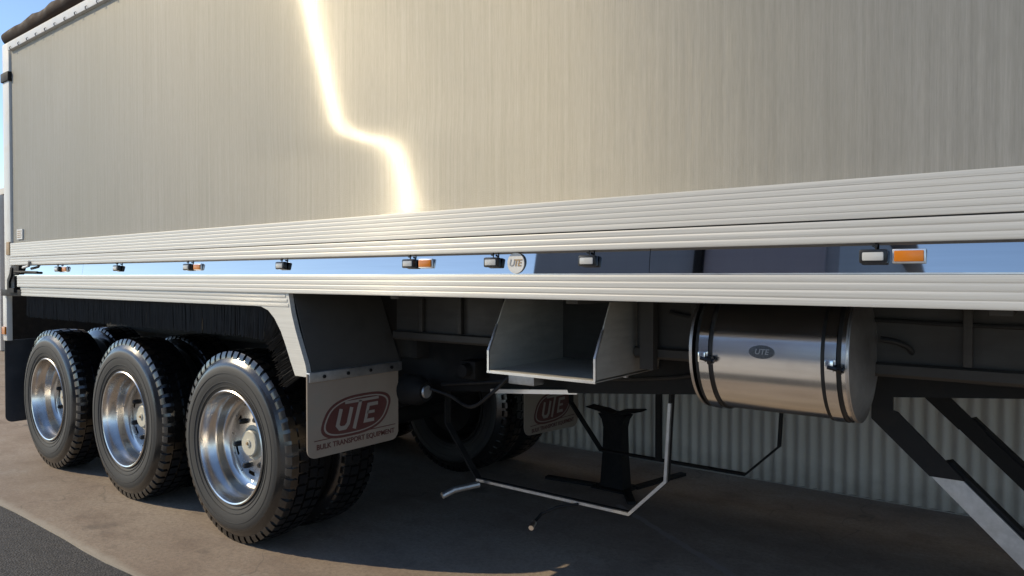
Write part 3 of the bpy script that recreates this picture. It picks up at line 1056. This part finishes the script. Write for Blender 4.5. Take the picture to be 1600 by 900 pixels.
# oval badge on the tank, laid on the curve
vs, fs = [], []
NB = 28
bx, bz, bw, bh = -0.724, 1.199, 0.040, 0.021
yb = lambda z, e: tyc - math.sqrt((tr_ + e) ** 2 - (z - tzc) ** 2)
vs.append((bx, yb(bz, 0.003), bz))
for e in (0.003, 0.0):
    for i in range(NB):
        t = 2 * math.pi * i / NB
        z = bz + bh * math.sin(t)
        vs.append((bx + bw * math.cos(t), yb(z, e), z))
fs = [(0, 1 + i, 1 + (i + 1) % NB) for i in range(NB)] + [(1 + i, 1 + NB + i, 1 + NB + (i + 1) % NB, 1 + (i + 1) % NB) for i in range(NB)]
bd = tp('maker_badge', MB().add(vs, fs), 'badge', tk)
link('badge_letters', text_mesh('badge_letters', 'UTE', 0.024, 'badgetext', 0.0005, 0.2, 0.0003), tk, (bx, yb(bz, 0.0042), bz), (R(90 - 4), 0, 0))
tp('drain_elbow', MB().tube([(-0.985, 0.52, 1.008), (-1.06, 0.60, 1.010), (-1.12, 0.66, 1.012)], 0.012, 8), 'galv', tk)

# hoses, valves and bolts under the body
def hose(pts, r=0.009, mat='rubberseal', name='air_hose'):
    P_ = [Vector(p) for p in pts]
    out = []
    for i in range(len(P_) - 1):
        p0, p1, p2, p3 = P_[max(i - 1, 0)], P_[i], P_[i + 1], P_[min(i + 2, len(P_) - 1)]
        for q_ in range(6):
            u = q_ / 6
            out.append(0.5 * ((2 * p1) + (p2 - p0) * u + (2 * p0 - 5 * p1 + 4 * p2 - p3) * u * u + (3 * p1 - p0 - 3 * p2 + p3) * u ** 3))
    out.append(P_[-1])
    return tp(name, MB().tube(out, r, 8), mat)


hose([(-0.955, 0.60, 1.20), (-1.05, 0.62, 1.16), (-1.12, 0.70, 1.05), (-1.4, 0.71, 1.0), (-1.75, 0.70, 0.98), (-2.1, 0.69, 0.93), (-2.5, 0.68, 0.88)])
hose([(-2.05, 0.66, 0.96), (-2.12, 0.62, 0.88), (-2.25, 0.62, 0.80), (-2.42, 0.66, 0.83), (-2.55, 0.64, 0.86)])
hose([(-0.43, 0.46, 1.24), (-0.36, 0.48, 1.22), (-0.28, 0.60, 1.12), (0.1, 0.70, 1.10), (0.8, 0.72, 1.10)])
hose([(-1.15, 0.49, 1.30), (-1.0, 0.485, 1.285), (-0.6, 0.485, 1.30), (-0.1, 0.485, 1.29), (0.4, 0.485, 1.30), (1.0, 0.485, 1.29)], 0.007, 'guard', 'wiring_loom')
vb = tp('relay_valve', MB().box((-2.34, 0.64, 0.93), (-2.24, 0.75, 1.02), 0.01), 'black')
tp('valve_cap', MB().lathe([(0.60, 0.0), (0.60, 0.03), (0.64, 0.036)], 1, 16, (-2.29, 0.0, 0.975)), 'black', vb)
for i in range(16):
    x = -2.5 + i * 0.32
    tp('rail_bolt', MB().lathe([(0.744, 0.0), (0.744, 0.010), (0.755, 0.011)], 1, 6, (x, 0.0, 1.13)), 'galv')
for x in (-2.45, -2.2, -1.95, -1.05, -0.2, 0.25, 0.7):
    tp('sheet_stiffener', MB().box((x - 0.012, 0.476, 1.166), (x + 0.012, 0.4985, 1.382), 0.003), 'aludark')
# ------------------------------------------------------------------ hanging hoops
for yy, x_ in ((0.79, 0.0), (1.71, 0.0)):
    xo = 0.0 if yy < 1 else 0.19
    pl = [(-2.556 + xo, 1.0), (-2.560 + xo, 0.655), (-2.345 + xo, 0.392), (-1.473 + xo, 0.392), (-1.300 + xo, 0.565), (-1.275 + xo, 1.0)]
    h = tp('hanging_hoop', MB().flatbar([(a, yy, b) for a, b in pl], 0.010, 0.040, (0, 1, 0)), 'black')
    if yy < 1:
        tp('hoop_foot', MB().flatbar([(a, yy - 0.014, b + 0.001) for a, b in [(-2.345, 0.392), (-1.473, 0.392), (-1.300, 0.565), (-1.281, 0.90)]], 0.013, 0.014, (0, 1, 0)), 'galv', h)
        tp('hoop_stub', MB().tube([(-2.30, 0.74, 0.385), (-2.36, 0.62, 0.375), (-2.385, 0.56, 0.355)], 0.016, 10), 'galv', h)
        tp('hoop_latch', MB().tube([(-1.73, 0.77, 0.388), (-1.80, 0.70, 0.378), (-1.86, 0.66, 0.345), (-1.85, 0.585, 0.325)], 0.007, 8), 'black', h)
        tp('latch_grip', MB().tube([(-1.85, 0.59, 0.327), (-1.835, 0.545, 0.318)], 0.012, 10), 'edge', h)
tp('hoop_tie', MB().flatbar([(-1.775, 1.70, 1.0), (-1.775, 1.70, 0.392)], 0.03, 0.03, (0, 1, 0)), 'black')

# ------------------------------------------------------------------ landing gear
for yy in (0.79, 1.71):
    s_ = -1
    bpoly = [(-0.510, 1.02), (-0.510, 0.935), (0.335, 0.105), (0.335, 0.215), (-0.415, 0.955), (-0.440, 0.965), (-0.440, 1.02)]
    ztop, zbt = 1.02, 0.765
    br_ = tp('leg_brace', MB().prism([(-0.330, 0.762), (0.335, 0.105), (0.335, 0.200), (-0.244, 0.768)], 1, yy - 0.020, yy - 0.010), 'galv' if yy < 1 else 'black')
    tp('brace_flange', MB().prism([(-0.300, 0.800), (0.335, 0.170), (0.335, 0.215), (-0.268, 0.812)], 1, yy - 0.008, yy + 0.045), 'black', br_)
    tp('brace_bracket', MB().prism([(-0.508, 1.03), (-0.508, 0.935), (-0.328, 0.760), (-0.226, 0.760), (-0.425, 0.965), (-0.440, 0.970), (-0.440, 1.03)], 1, yy - 0.034, yy - 0.021), 'black', br_)
    lg = tp('landing_leg', MB().box((0.30, yy - 0.06, 0.07), (0.42, yy + 0.06, 1.06), 0.012), 'black')
    tp('leg_foot', MB().box((0.22, yy - 0.12, 0.010), (0.50, yy + 0.12, 0.075), 0.012), 'galv', lg)
tp('leg_cross_tie', MB().box((0.33, 0.86, 0.52), (0.39, 1.64, 0.58), 0.006), 'black')

# ------------------------------------------------------------------ stand on the concrete behind
sx, sy = -2.34, 2.22
SD = thing('support_stand', 'black steel stand with flared forked head on the concrete beneath the trailer', 'stand', (sx, sy, 0.010))
# column with a gently waisted box section that flares into two lugs
vs, fs = [], []
secs = [(0.0, 0.088, 0.06), (0.02, 0.085, 0.058), (0.22, 0.074, 0.050), (0.40, 0.070, 0.047), (0.455, 0.082, 0.05), (0.49, 0.105, 0.055)]
for z, a, b in secs:
    for ca, cb in ((-1, -1), (1, -1), (1, 1), (-1, 1)):
        vs.append((sx + ca * a, sy + cb * b, 0.02 + z))
for i in range(len(secs) - 1):
    for k in range(4):
        fs.append((i * 4 + k, i * 4 + (k + 1) % 4, i * 4 + 4 + (k + 1) % 4, i * 4 + 4 + k))
fs += [(3, 2, 1, 0), tuple(len(vs) - 4 + k for k in range(4))]
world_part('column', MB().add(vs, fs), 'black', SD)
world_part('head_fork', MB().prism([(sx - 0.20, 0.548), (sx - 0.21, 0.540), (sx - 0.10, 0.522), (sx - 0.06, 0.505), (sx + 0.06, 0.505), (sx + 0.10, 0.522), (sx + 0.21, 0.552), (sx + 0.20, 0.560), (sx + 0.06, 0.545), (sx + 0.02, 0.522), (sx - 0.02, 0.522), (sx - 0.07, 0.536)], 1, sy - 0.05, sy + 0.05), 'black', SD)
world_part('base_plate', MB().box((sx - 0.13, sy - 0.11, 0.011), (sx + 0.13, sy + 0.11, 0.022), 0.004), 'black', SD)
for a, b in (((-0.10, 0.06), (-0.42, 0.95)), ((0.12, 0.05), (0.30, 0.70)), ((-0.12, -0.05), (-0.62, -0.12)), ((0.12, -0.06), (0.32, -0.32))):
    world_part('base_leg', MB().flatbar([(sx + a[0], sy + a[1], 0.018), (sx + b[0] * .8, sy + b[1] * .8, 0.018)], 0.05, 0.022, (0, 0, 1)), 'black', SD)

# ------------------------------------------------------------------ corrugated shed wall behind
WY = 2.985
SH = thing('shed', 'pale grey corrugated steel shed running along behind the trailer', 'shed', (-6.0, WY, 0.0))
pitch = 0.0762
wv_n = 10
vs, fs = [], []
sub = 8
Wd = pitch * wv_n
for i in range(wv_n * sub + 3):
    x = pitch * i / sub
    y = 0.0085 * math.cos(2 * math.pi * i / sub)
    vs += [(x, y, 0.018), (x, y, 7.2)]
fs = [(2 * i, 2 * i + 2, 2 * i + 3, 2 * i + 1) for i in range(wv_n * sub + 2)]
mbs = MB().add(vs, fs)
me_sheet = mbs.mesh('cladding_sheet', 'cladding')
for p in me_sheet.polygons:
    p.use_smooth = True
k = 0
x = -11.0
while x < 9.5:
    o = link('cladding_sheet', me_sheet, SH, (x + 6.0, (0.0015 if k % 2 else 0.0), 0.0))
    x += Wd
    k += 1
world_part('wall_core', MB().box((-11.0, WY + 0.02, 0.0), (9.5, WY + 8.0, 7.18)), 'cladding', SH)
world_part('bay_end_wall', MB().box((-17.4, WY, 0.0), (-17.2, WY + 7.9, 3.0)), 'guard', SH)
world_part('bay_back_wall', MB().box((-17.2, WY + 7.7, 0.0), (-11.0, WY + 7.9, 3.0)), 'guard', SH)
world_part('bay_roof', MB().box((-17.5, WY - 0.1, 3.0), (-11.0, WY + 8.0, 3.12), 0.01), 'cladding', SH)
world_part('base_flashing', MB().box((-11.0, WY - 0.004, 0.0), (9.5, WY + 0.019, 0.016)), 'cladding', SH)
world_part('eave_gutter', MB().box((-11.1, WY - 0.12, 7.12), (9.5, WY + 0.018, 7.26), 0.01), 'white', SH)
world_part('downpipe', MB().box((-16.30, WY - 0.16, 0.02), (-15.90, WY - 0.032, 2.99), 0.02), 'white', SH)
mbr = MB().prism([(WY - 0.15, 7.27), (WY + 8.0, 8.2), (WY + 8.0, 8.24), (WY - 0.15, 7.31)], 0, -11.2, 9.6)
world_part('roof', mbr, 'cladding', SH)

# ------------------------------------------------------------------ slate shed across the yard (mirrored in the strip)
def az_pt(az, d):
    return Vector((-math.cos(R(az)) * d, -4.0 * 0 - math.sin(R(az)) * d, 0))


# mirrored eye stands at y=+2, so rays start there
def mirrored(az, ydist):
    """ground point seen in the strip at azimuth az from -X towards -Y, on the line y=-ydist"""
    return -(ydist + 2.0) / math.tan(R(az))


YB = 10.0
xa, xm, xb = mirrored(53.6, YB), mirrored(67.3, YB), mirrored(77.0, YB)
BK = thing('slate_shed', 'dark slate blue shed across the yard mirrored in the polished strip', 'shed', ((xa + xb) / 2, -YB - 3, 0.0))
world_part('wall', MB().box((xa, -YB - 7, 0.0), (xb, -YB, 5.6)), 'slate', BK)
world_part('roller_door', MB().box((xm, -YB - 0.01, 0.02), (xb - 0.2, -YB + 0.06, 5.2), 0.02), 'slatedoor', BK)
world_part('door_jamb', MB().box((xm - 0.16, -YB - 0.01, 0.02), (xm - 0.02, -YB + 0.16, 5.3), 0.02), 'black', BK)
world_part('roof', MB().prism([(-YB + 0.4, 5.6), (-YB - 3.5, 6.6), (-YB - 7.4, 5.6), (-YB - 7.4, 5.68), (-YB - 3.5, 6.7), (-YB + 0.4, 5.68)], 0, xa - 0.3, xb + 0.3), 'slate', BK)
